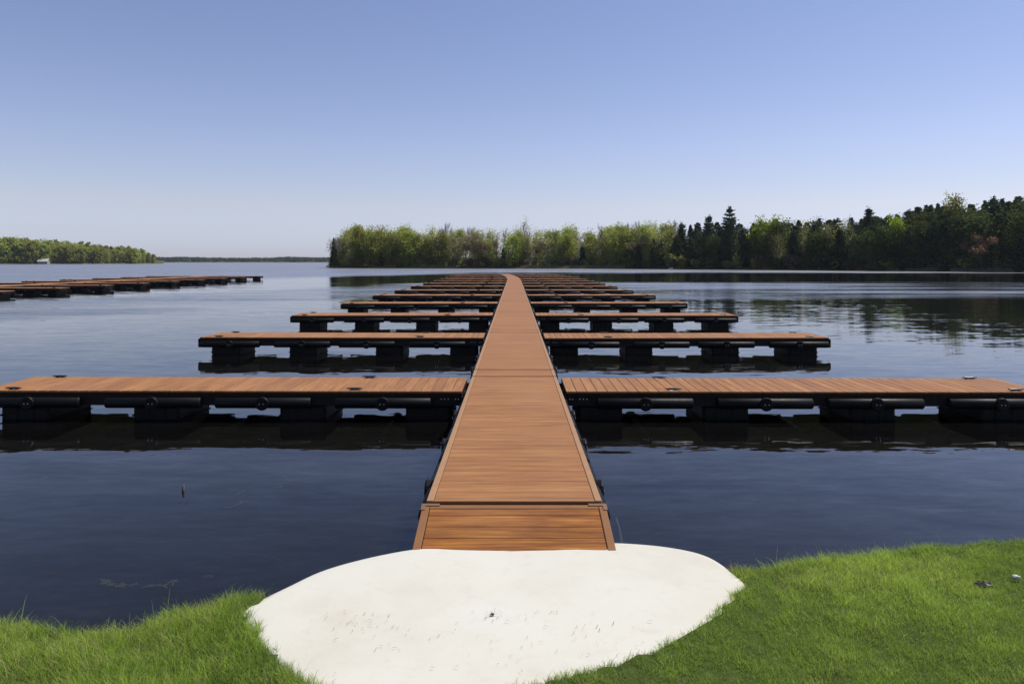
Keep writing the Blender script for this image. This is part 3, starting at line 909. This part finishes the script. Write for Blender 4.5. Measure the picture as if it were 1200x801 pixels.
def tree_at(kind, px, off, top_py, label, group=None, sx=1.0, var=None, fd=shore_d, fg=ground_at, cat='tree'):
    D = float(fd(px)) + off; x = (px - VX) / 850.0 * D; zg = max(fg(px, off), 0.1) - 0.1
    h = CAM_Z + (HZ - top_py) * D / 850.0 - zg
    v = KIND[kind]; tm, cm = v[var if var is not None else int(tr_rng.integers(len(v)))]
    root = empty(NAME[kind], (x, D, zg), float(tr_rng.uniform(0, 6.28)))
    s = max(h, 1.5) / BASE_H; root.scale = (s * sx, s * sx, s)
    link('trunk', tm, root); link('crown', cm, root)
    return tag(root, label, cat, group)


def shrub_at(kind, px, off, s, label, group, fd=shore_d, fg=ground_at):
    D = float(fd(px)) + off; sm, fm = SHRUB[kind]
    root = empty('shrub', ((px - VX) / 850.0 * D, D, max(fg(px, off), 0.1) - 0.05), float(tr_rng.uniform(0, 6.28)))
    root.scale = (s * tr_rng.uniform(0.9, 1.5), s, s * tr_rng.uniform(0.8, 1.2))
    link('stem', sm, root); link('foliage', fm, root)
    tag(root, label, 'shrub', group)


TOP = np.array([(380, 288), (390, 283), (400, 274), (420, 266), (450, 266), (470, 266), (500, 270), (530, 269), (545, 268), (560, 272), (600, 270), (640, 271), (660, 267), (690, 270),
                (720, 266), (760, 265), (790, 262), (815, 262), (850, 262), (870, 262), (890, 259), (920, 258), (950, 257), (990, 256), (1030, 253), (1060, 251), (1080, 244),
                (1100, 241), (1130, 240), (1160, 236), (1200, 232), (1300, 226), (1420, 214)])
top_at = lambda px: float(np.interp(px, TOP[:, 0], TOP[:, 1]))

# trees one can point to
SPECIAL = [
    ('bare', 402, 3, 268, 'leafless grey tree at the left tip of the wooded point', 1.0, 0), ('bare', 391, 4, 276, 'small twiggy bare tree leaning out at the wooded point tip', 1.1, 1),
    ('spruce', 391, 2.2, 279, 'dark evergreen at the very tip of the wooded point', 0.9, 0), ('green', 420, 3, 265, 'dense yellow-green tree near the tip of the wooded point', 0.95, 0),
    ('bare', 520, 8, 256, 'tall bare-topped tree standing above the left part of the point', 0.9, 2), ('spruce', 446, 1.8, 284, 'short dark cedar on the shore of the wooded point', 0.75, 1),
    ('brown', 556, 1.2, 271, 'wide brownish leafless tree on the shore left of boardwalk end', 1.35, 0), ('brown', 578, 0.8, 274, 'brown multi-stemmed tree at the water above the boardwalk end', 1.0, 1),
    ('bare', 570, 10, 258, 'bare crown sticking up above the brown shore tree', 1.0, 0), ('sparse', 615, 5, 257, 'tall thin-leaved tree rising just right of the boardwalk end', 1.05, 0),
    ('bare', 706, 7, 258, 'bare-topped tree above pale aspens right of the boardwalk', 0.9, 1), ('sparse', 724, 5, 261, 'open airy tree with gaps of sky in its top', 0.9, 1),
    ('bare', 751, 9, 254, 'tallest bare tree in the middle of the far wood', 0.8, 2), ('aspen', 759, 4, 263, 'pale columnar aspen beside the tallest bare tree', 1.0, 0),
    ('cedar', 748, 1.5, 286, 'short black-green cedar where the dark wood begins', 1.0, 0), ('cedar', 766, 1.6, 280, 'second black-green cedar where the dark wood begins', 1.0, 1),
    ('pine', 831, 5, 253, 'round-topped white pine left of the tallest pine', 0.95, 1), ('pine', 855, 3.5, 243, 'tallest white pine with tiered branches on the far shore', 0.95, 0),
    ('bare', 877, 12, 250, 'bare grey crown between the tall pine and lime tree', 0.9, 0), ('lime', 893, 5, 257, 'bright yellow-green tree right of the tallest pine', 1.0, 0),
    ('lime', 907, 8, 256, 'bright yellow-green tree standing behind its twin', 1.0, 0), ('lime', 1049, 1.4, 254, 'lone lime-green leafy tree high among dark evergreens', 0.75, 1),
    ('bare', 1000, 12, 248, 'leafless tree poking above the evergreens', 0.8, 1), ('pine', 1018, 6, 244, 'broad pine with feathery top on the right shore', 1.0, 1),
    ('green', 1118, 9, 228, 'tall pale-green tree above the hillside evergreens', 0.9, 1), ('red', 1150, 0.2, 268, 'reddish-brown budding tree leaning over the right shore', 1.25, 0),
    ('sparse', 1168, 0.6, 283, 'slim pale-trunked young tree beside the reddish budding tree', 0.7, 1), ('lime', 1190, 1.6, 261, 'light green tree behind the reddish budding tree', 1.0, 1),
    ('cedar', 1203, 0.8, 274, 'dark bushy evergreen at the right end of the shore', 1.5, 0), ('pine', 1165, 16, 231, 'pine on the crest of the right-hand hill', 0.9, 0),
]
for kd, px, off, tp, lab, sx, var in SPECIAL: tree_at(kd, px, off, tp, lab, None, sx, var % len(KIND[kd]))

WHERE = {'c': 'in the wood across the lake', 'd': 'in the dark wood on the right shore', 'o': 'on the shore beyond the right edge'}
LAB = {'green': 'leafy mid-green broadleaf tree', 'aspen': 'slender pale-green aspen', 'sparse': 'thin-leaved airy spring tree', 'lime': 'fresh lime-green tree', 'bare': 'leafless grey twiggy tree',
       'brown': 'brownish budding tree', 'dusky': 'dusky green rounded tree', 'spruce': 'dark pointed spruce', 'cedar': 'dark dense cedar', 'pine': 'white pine with layered boughs', 'wood': 'green tree'}


def fill(x0, x1, step, off0, off1, drop, mixk, zone):
    px = x0
    while px < x1:
        k = random.choices(list(mixk), weights=list(mixk.values()))[0]; off = random.uniform(off0, off1)
        t = top_at(px) + drop + random.uniform(-2.0, 3.5); sx = random.uniform(1.1, 1.65)
        if k == 'cedar' and zone == 'c': t += 16
        if k == 'bare' and zone == 'c': t -= random.uniform(2, 8)
        tree_at(k, px, off, t, f'{LAB[k]} {WHERE[zone]}', f'{LAB[k]}s {WHERE[zone]}', sx)
        px += step * random.uniform(0.65, 1.35)


fill(394, 780, 13.5, 2.6, 5, 4, {'green': 5, 'aspen': 3.5, 'sparse': 2, 'brown': 1.6, 'cedar': .6}, 'c')
fill(398, 790, 13, 7, 12, 0, {'green': 4, 'aspen': 4, 'sparse': 2.5, 'bare': 1.2}, 'c')
fill(410, 800, 14, 14, 20, -1, {'green': 2.5, 'aspen': 3, 'bare': 3, 'sparse': 2.5}, 'c')
fill(776, 1200, 15, 1.8, 4, 14, {'cedar': 4, 'dusky': 6, 'spruce': 1.2, 'sparse': 1.2}, 'd')
fill(780, 1205, 14, 6, 11, 4, {'spruce': 2, 'cedar': 4, 'dusky': 4, 'pine': 2, 'sparse': .8}, 'd')
fill(785, 1210, 13, 14, 22, 0, {'spruce': 4, 'cedar': 4, 'pine': 3, 'dusky': 2}, 'd')
fill(960, 1215, 14, 28, 40, -2, {'spruce': 6, 'pine': 3}, 'd')
fill(1206, 1400, 24, 2, 5, 16, {'cedar': 3, 'green': 3}, 'o')
fill(1210, 1400, 22, 12, 22, 0, {'spruce': 4, 'pine': 2}, 'o')
for i in range(46):
    px = 392 + i * 8.4 + random.uniform(-3, 3); k = random.choice(['green', 'brown', 'brown', 'pale'])
    shrub_at(k, px, random.uniform(2.6, 4.2), random.uniform(0.55, 1.2), {'green': 'low green bush', 'brown': 'low brown bush', 'pale': 'low pale bush'}[k] + ' on the bank across the lake', f'{k} bushes on the bank across the lake')
for i in range(26):
    px = 785 + i * 16 + random.uniform(-5, 5); k = random.choice(['dark', 'pale', 'dark', 'brown'])
    shrub_at(k, px, random.uniform(1.2, 2.2), random.uniform(0.7, 1.5), {'dark': 'dark evergreen bush', 'pale': 'pale budding bush', 'brown': 'low brown bush'}[k] + ' below the dark wood', f'{k} bushes below the dark wood')

# far wood on the left, every crown its own tree
LT = np.array([(-240, 276), (0, 279), (20, 278.5), (50, 281), (80, 283.5), (100, 285), (130, 288), (150, 289), (165, 292), (175, 294), (186, 299)])
left_g = lambda px, off: float(left_h(np.array(float(px)), np.array(float(off))))
for row, (o0, o1, dr, st) in enumerate([(3, 8, 4.5, 6.5), (14, 22, 1.2, 6.0), (32, 48, 0, 6.5)]):
    px = -150 if row else -140
    while px < 187 - row * 4:
        k = 'brown' if random.random() < 0.06 and row == 0 else 'aspen' if random.random() < 0.2 else 'wood'
        tp = float(np.interp(px, LT[:, 0], LT[:, 1])) + dr + random.uniform(-0.8, 1.6)
        if px > 160 and k == 'wood' and row == 0: k = 'aspen'
        where = ['along the waterline of the far left wood', 'in the middle of the far left wood', 'at the back of the far left wood'][row]
        kl = {'wood': 'round green tree', 'aspen': 'pale slim tree', 'brown': 'brownish tree'}[k]
        tree_at(k, px, random.uniform(o0, o1), tp, f'{kl} {where}', f'{kl}s {where}', random.uniform(0.9, 1.25) if k == 'wood' else 1.3, fd=left_d, fg=left_g)
        px += st * random.uniform(0.7, 1.3)


# wood on the horizon: one mass
def horizon_wood():
    r = np.random.default_rng(77); n = 5000
    px = r.uniform(-450, 1650, n); off = r.uniform(4, 110, n); D = 1250 + off
    top = np.interp(px, [100, 190, 215, 240, 300, 340, 380, 420], [301.4, 301.2, 300.8, 301.8, 302.0, 300.9, 301.3, 301.4]) + 0.5 * (vnoise(px, px * 0, 0.06, 3) - 0.5) + r.uniform(-0.2, 1.3, n)
    h = CAM_Z + (HZ - top) * D / 850.0; X = (px - VX) / 850.0 * D; m = 34
    C = np.stack([np.repeat(X, m) + r.normal(size=n * m) * 2.6, np.repeat(D, m) + r.normal(size=n * m) * 1.9, np.repeat(h, m) * (1 - r.uniform(0, 1, n * m) * 0.97)], -1)
    V, Fc = quads(C, 1.1, r)
    tag(link('distant_wood', np_mesh('distant_wood', V, Fc, M['needle'], attr=np.repeat(np.repeat(r.uniform(0, .6, n), m), 4))), kind='stuff')


horizon_wood()


# reeds along the right shore, flattened and pale
def reeds():
    r = np.random.default_rng(31); n = 26000
    px = r.uniform(1040, 1240, n); off = r.uniform(-0.3, 2.2, n); k = vnoise(px, off, 0.12, 6) + 0.25 * np.clip((px - 1100) / 60, 0, 1)
    g = k > 0.36; px, off, k = px[g], off[g], k[g]; n = len(px)
    D = shore_d(px) + off; X = (px - VX) / 850.0 * D; Z = np.maximum(shore_hill(px, off), -0.05)
    V, Fc, T = blades(X, D, Z, (0.15 + 0.6 * k) * r.uniform(0.4, 1.2, n), np.full(n, 0.03), 0.5, r.uniform(0, 1, n), 8)
    tag(link('dead_reed', np_mesh('dead_reed', V, Fc, M['reed'], attr=T)), kind='stuff')
    n = 22000; px = r.uniform(420, 745, n); off = r.uniform(0.35, 2.5, n); k = vnoise(px, off * 0, 0.05, 16); g = k > 0.42; px, off = px[g], off[g]; n = len(px)
    D = shore_d(px) + off; X = (px - VX) / 850.0 * D; Z = np.maximum(shore_hill(px, off), -0.05)
    V, Fc, T = blades(X, D, Z, r.uniform(0.15, 0.6, n), np.full(n, 0.05), 0.6, r.uniform(0, 1, n), 9)
    tag(link('dry_shore_grass', np_mesh('dry_shore_grass', V, Fc, M['straw'], attr=T)), kind='stuff')


reeds()

# ------------------------------------------------------------------ small things
M['siding'] = plain('cottage_siding', (0.30, 0.26, 0.21), 0.8)
M['roof'] = plain('pale_metal_roof', (0.36, 0.39, 0.38), 0.6, spec=0.2)
M['glass'] = plain('dark_window', (0.02, 0.024, 0.03), 0.1)
M['wall2'] = plain('white_wall', (0.72, 0.72, 0.70), 0.7)


def cottage(px, off, w, d, hw, hr, label, wall):
    D = float(left_d(px)) + off; z = left_g(px, off)
    root = empty('lake_cottage', ((px - VX) / 850.0 * D, D, z), R(12))
    b = MB(); x = w / 2; y = d / 2
    b.add([(-x, -y, -1), (x, -y, -1), (x, y, -1), (-x, y, -1), (-x, -y, hw), (x, -y, hw), (x, y, hw), (-x, y, hw), (-x, 0, hw + hr), (x, 0, hw + hr)],
          [(0, 3, 2, 1), (0, 1, 5, 4), (2, 3, 7, 6), (1, 2, 6, 9, 5), (3, 0, 4, 8, 7), (4, 5, 9, 8), (6, 7, 8, 9)])
    b.build('wall', wall, root)
    b = MB(); e = 0.5; sl = hr / y
    for s in (-1, 1):
        b.add([(-x - e, s * (y + e), hw - e * sl + .06), (x + e, s * (y + e), hw - e * sl + .06), (x + e, 0, hw + hr + .06), (-x - e, 0, hw + hr + .06),
               (-x - e, s * (y + e), hw - e * sl + .2), (x + e, s * (y + e), hw - e * sl + .2), (x + e, 0, hw + hr + .2), (-x - e, 0, hw + hr + .2)],
              [(0, 1, 2, 3), (7, 6, 5, 4), (0, 4, 5, 1), (3, 2, 6, 7), (0, 3, 7, 4), (1, 5, 6, 2)])
    b.build('roof', M['roof'], root)
    for xc in (-w * .28, w * .28):
        b = MB(); b.box(xc - .7, xc + .7, -y - .05, -y - .003, hw * .35, hw * .8); f = b.build('window', M['wall2'], root)
        b = MB(); b.box(xc - .6, xc + .6, -y - .07, -y - .052, hw * .39, hw * .76); b.build('pane', M['glass'], f)
    b = MB(); b.box(-.5, .5, -y - .06, -y - .003, 0, 2.05); b.build('door', M['siding'], root)
    tag(root, label, 'cottage')


cottage(51.5, 1.5, 6.6, 5.5, 1.9, 1.9, 'small lakeside cottage with a pale roof on the far left shore', M['siding'])
cottage(116, 11, 6.0, 5.0, 3.4, 1.7, 'white cottage half hidden among trees of the far left wood', M['wall2'])


def lump(name, loc, sx, sy, sz, m, seed, label, cat, rz=0.0, n=14):
    """An irregular stone- or bark-like lump with its underside in the ground."""
    r = np.random.default_rng(seed); b = MB(); k = r.uniform(0, 9, 3); rows = 9; vs, fs = [], []
    for i in range(rows + 1):
        th = math.pi * i / rows
        for j in range(n):
            ph = 2 * math.pi * j / n; d = Vector((math.sin(th) * math.cos(ph), math.sin(th) * math.sin(ph), math.cos(th)))
            q = 1 + 0.22 * math.sin(3 * d.x + k[0] + 2 * d.y) + 0.16 * math.sin(5 * d.y + k[1] + 3 * d.z) + 0.08 * math.sin(11 * d.x + 7 * d.z + k[2])
            vs.append((d.x * sx * q, d.y * sy * q, d.z * sz * q))
    for i in range(rows):
        for j in range(n): fs.append((i * n + j, (i + 1) * n + j, (i + 1) * n + (j + 1) % n, i * n + (j + 1) % n))
    b.add(vs, fs); o = b.build(name, m, None, True); o.location = loc; o.rotation_euler = (0, 0, rz)
    return tag(o, label, cat)


def bank_pt(px, py):
    z = 0.4
    for _ in range(12):
        p = at(px, py, z); z = float(ground_z(np.array(p.x), np.array(p.y)))
    return at(px, py, z)


M['driftwood'] = plain('weathered_bark', (0.17, 0.145, 0.12), 0.9, scale=40, var=0.5)
M['pale_stone'] = plain('pale_stone', (0.55, 0.53, 0.48), 0.8, scale=30)
p = bank_pt(1153, 690); o = lump('bark_chunk', p + Vector((0, 0, 0.022)), 0.052, 0.024, 0.017, M['driftwood'], 4, 'weathered grey-brown chunk of bark lying in the grass', 'bark', R(-14), 9)
for v in o.data.vertices:
    v.co.z += 0.010 * math.sin(v.co.x * 190 + 1) + 0.006 * math.sin(v.co.x * 420 + v.co.y * 260); v.co.y += 0.006 * math.sin(v.co.x * 310)
o.data.polygons.foreach_set('use_smooth', [False] * len(o.data.polygons))
p = bank_pt(1191, 681); lump('pale_stone', p + Vector((0, 0, 0.026)), 0.024, 0.015, 0.011, M['pale_stone'], 9, 'small whitish stone lying in the grass beside the bark chunk', 'stone')
D = float(shore_d(786)); lump('shore_boulder', ((786 - VX) / 850 * D, D - 0.3, 0.12), 0.75, 0.4, 0.28, M['pale_stone'], 12, 'flat white boulder at the waterline of the far shore', 'boulder')
p = at(214, 575.5, 0.0); b = MB(); b.tube([(0, 0, -0.2), (0, 0.01, 0), (0.004, 0.01, 0.062)], [0.014, 0.012, 0.009], 7)
o = b.build('stake', M['bark'], None, True); o.location = p; tag(o, 'thin dark stake poking out of the water on the left', 'stake')

M['pale_weed'] = plain('pale_waterweed', (0.36, 0.33, 0.22), 0.8, scale=30, var=0.4)
M['red_leaf'] = plain('drowned_leaf', (0.30, 0.12, 0.05), 0.7, scale=30, var=0.4)


def weed(pts, rad, label, mat='pale_weed', name='drifting_weed', z=-0.03, side=0):
    r = np.random.default_rng(int(pts[0][0])); P = [at(x, y, 0) for x, y in pts]; b = MB(); Q = []
    for i in range(len(P) - 1):
        for t in np.linspace(0, 1, 5)[:-1]: Q.append(P[i].lerp(P[i + 1], t) + Vector((r.normal() * .006, r.normal() * .01, z + r.normal() * .002)))
    Q.append(P[-1] + Vector((0, 0, z))); b.tube(Q, [rad * r.uniform(.4, 1.1) for _ in Q], 5)
    for _ in range(side):
        q = Q[int(r.integers(len(Q)))]; d = Vector((r.normal() * .05, r.normal() * .018, r.uniform(-.01, 0))); b.tube([q, q + d * .5, q + d], [rad * .9, rad * 1.3, rad * .3], 5)
    c = sum(Q, Vector()) / len(Q); b.v = [(x - c.x, y - c.y, z_ - c.z) for x, y, z_ in b.v]
    o = b.build(name, M[mat], None, True); o.location = c; tag(o, label, 'weed' if mat == 'pale_weed' else 'leaf')


weed([(121, 674), (128, 680), (160, 679)], 0.010, 'pale mat of waterweed just under the surface near left bank', side=16)
weed([(176, 680), (190, 680), (208, 675)], 0.009, 'pale waterweed right of its larger mat near left bank', side=16)
weed([(262, 592), (274, 588), (287, 583)], 0.008, 'pale weed strand floating below the nearest left finger dock', side=2)
weed([(277, 575), (288, 570)], 0.007, 'short pale weed strip floating left of the boardwalk', side=1)
weed([(311, 566), (325, 567), (330, 566)], 0.006, 'thin pale strip of weed by a curved stem', side=1)
weed([(333, 555), (338, 558), (343, 566)], 0.004, 'thin curved pale stem floating beside the first finger dock')
weed([(291, 643), (310, 647), (330, 652)], 0.004, 'long thin straw floating before the landing pad')
weed([(20, 564), (38, 561), (55, 558)], 0.016, 'reddish drowned leaf mat at far left of the water', 'red_leaf', 'drowned_leaf', -0.02, 5)
b = MB(); p = at(243, 675, -0.01); b.add([(-.045, 0, 0), (-.01, -.022, .002), (.04, -.012, 0), (.05, .01, .003), (.0, .03, .001), (-.03, .02, 0), (-.045, 0, -.003), (-.01, -.022, -.002), (.04, -.012, -.003), (.05, .01, 0), (.0, .03, -.002), (-.03, .02, -.003)],
                                       [(0, 1, 2, 3, 4, 5), (11, 10, 9, 8, 7, 6)] + [(i, i + 6, (i + 1) % 6 + 6, (i + 1) % 6) for i in range(6)])
o = b.build('drowned_leaf', M['red_leaf']); o.location = p; tag(o, 'single rusty leaf in the water near the left grass bank', 'leaf')
p0 = at(727, 608, 0); b = MB()
b.tube([tuple(at(722, 607, -0.02)), tuple(at(724.5, 615, -0.015)), tuple(at(727, 626, -0.02)), tuple(at(729, 642, -0.05))], 0.012, 6)
tag(b.build('mooring_rope', plain('pale_rope', (0.45, 0.46, 0.48), 0.8, scale=60), None, True), 'pale rope lying in the water beside the ramp', 'rope')


# mown clippings and crumbs on the slab: nobody could count them
def clippings():
    r = np.random.default_rng(55); V, Fc, T = [], [], []
    n = 130; spots = [(577, 722, 6, 3), (620, 722, 40, 8), (640, 752, 40, 14), (395, 738, 28, 10), (440, 735, 20, 10), (720, 748, 40, 10), (560, 740, 150, 40), (600, 770, 160, 18)]
    xs, ys = [], []
    while len(xs) < n:
        s = spots[int(r.integers(len(spots)))]; x, y = slab_pt(s[0] + r.normal() * s[2], s[1] + r.normal() * s[3])
        if in_slab(np.array(x), np.array(y), -0.06): xs.append(x); ys.append(y)
    X, Y = np.array(xs), np.array(ys); Z = slab_z(Y) + 0.011 + 0.014 * (vnoise(X, Y, 1.6, 5) - .5) + .006 * (vnoise(X, Y, 5.0, 8) - .5)
    a = r.uniform(0, 6.28, n); L = r.uniform(0.003, 0.014, n); w = r.uniform(.0006, .0016, n); d = np.stack([np.cos(a), np.sin(a), r.uniform(-.05, .15, n)], -1) * L[:, None]; q = np.stack([-np.sin(a), np.cos(a), a * 0], -1) * w[:, None]
    C = np.stack([X, Y, Z], -1); bend = np.stack([r.normal(size=n), r.normal(size=n), np.abs(r.normal(size=n))], -1) * (L * .25)[:, None]
    up = np.array([0, 0, .0012])
    V = np.stack([C - d - q, C - d + q, C + bend + q + up, C + bend - q + up, C + d + q * .3, C + d - q * .3], 1).reshape(-1, 3); i = np.arange(n)[:, None] * 6
    Fc = np.stack([i + [0, 1, 2, 3], i + [3, 2, 4, 5]], 1).reshape(-1, 4)
    tag(link('grass_clippings', np_mesh('grass_clippings', V, Fc, M['clip'], attr=np.repeat(r.uniform(0, 1, n), 6))), kind='stuff')
    # the dark curled leaf near the middle
    x, y = slab_pt(577, 722); z = slab_z(y) + .008; b = MB()
    for k in range(4):
        a = k * 1.7 + .4; e = Vector((math.cos(a), math.sin(a), .35)) * .012; b.tube([(0, 0, 0), tuple(e * .6 + Vector((0, 0, .004))), tuple(e)], [.002, .006, .001], 5)
    o = b.build('curled_leaf', M['bark'], None, True); o.location = (x, y, z); tag(o, 'dark curled leaf lying on the white landing pad', 'leaf')


M['clip'] = mat_leaf('dry_clipping', (0.10, 0.11, 0.05), (0.34, 0.30, 0.18), 0.2, 0)
clippings()


# ------------------------------------------------------------------ spring haze over the lake
hz = bpy.data.materials.new('lake_haze'); hz.use_nodes = True
hn = hz.node_tree.nodes; hn.remove(hn['Principled BSDF'])
pv = hn.new('ShaderNodeVolumePrincipled'); pv.inputs['Color'].default_value = (0.80, 0.87, 1.0, 1); pv.inputs['Density'].default_value = HAZE; pv.inputs['Anisotropy'].default_value = 0.3
hz.node_tree.links.new(pv.outputs[0], hn['Material Output'].inputs['Volume'])
b = MB(); b.box(-1510, 1510, -30, 1450, -2.7, 42)
tag(b.build('haze', hz), kind='stuff')
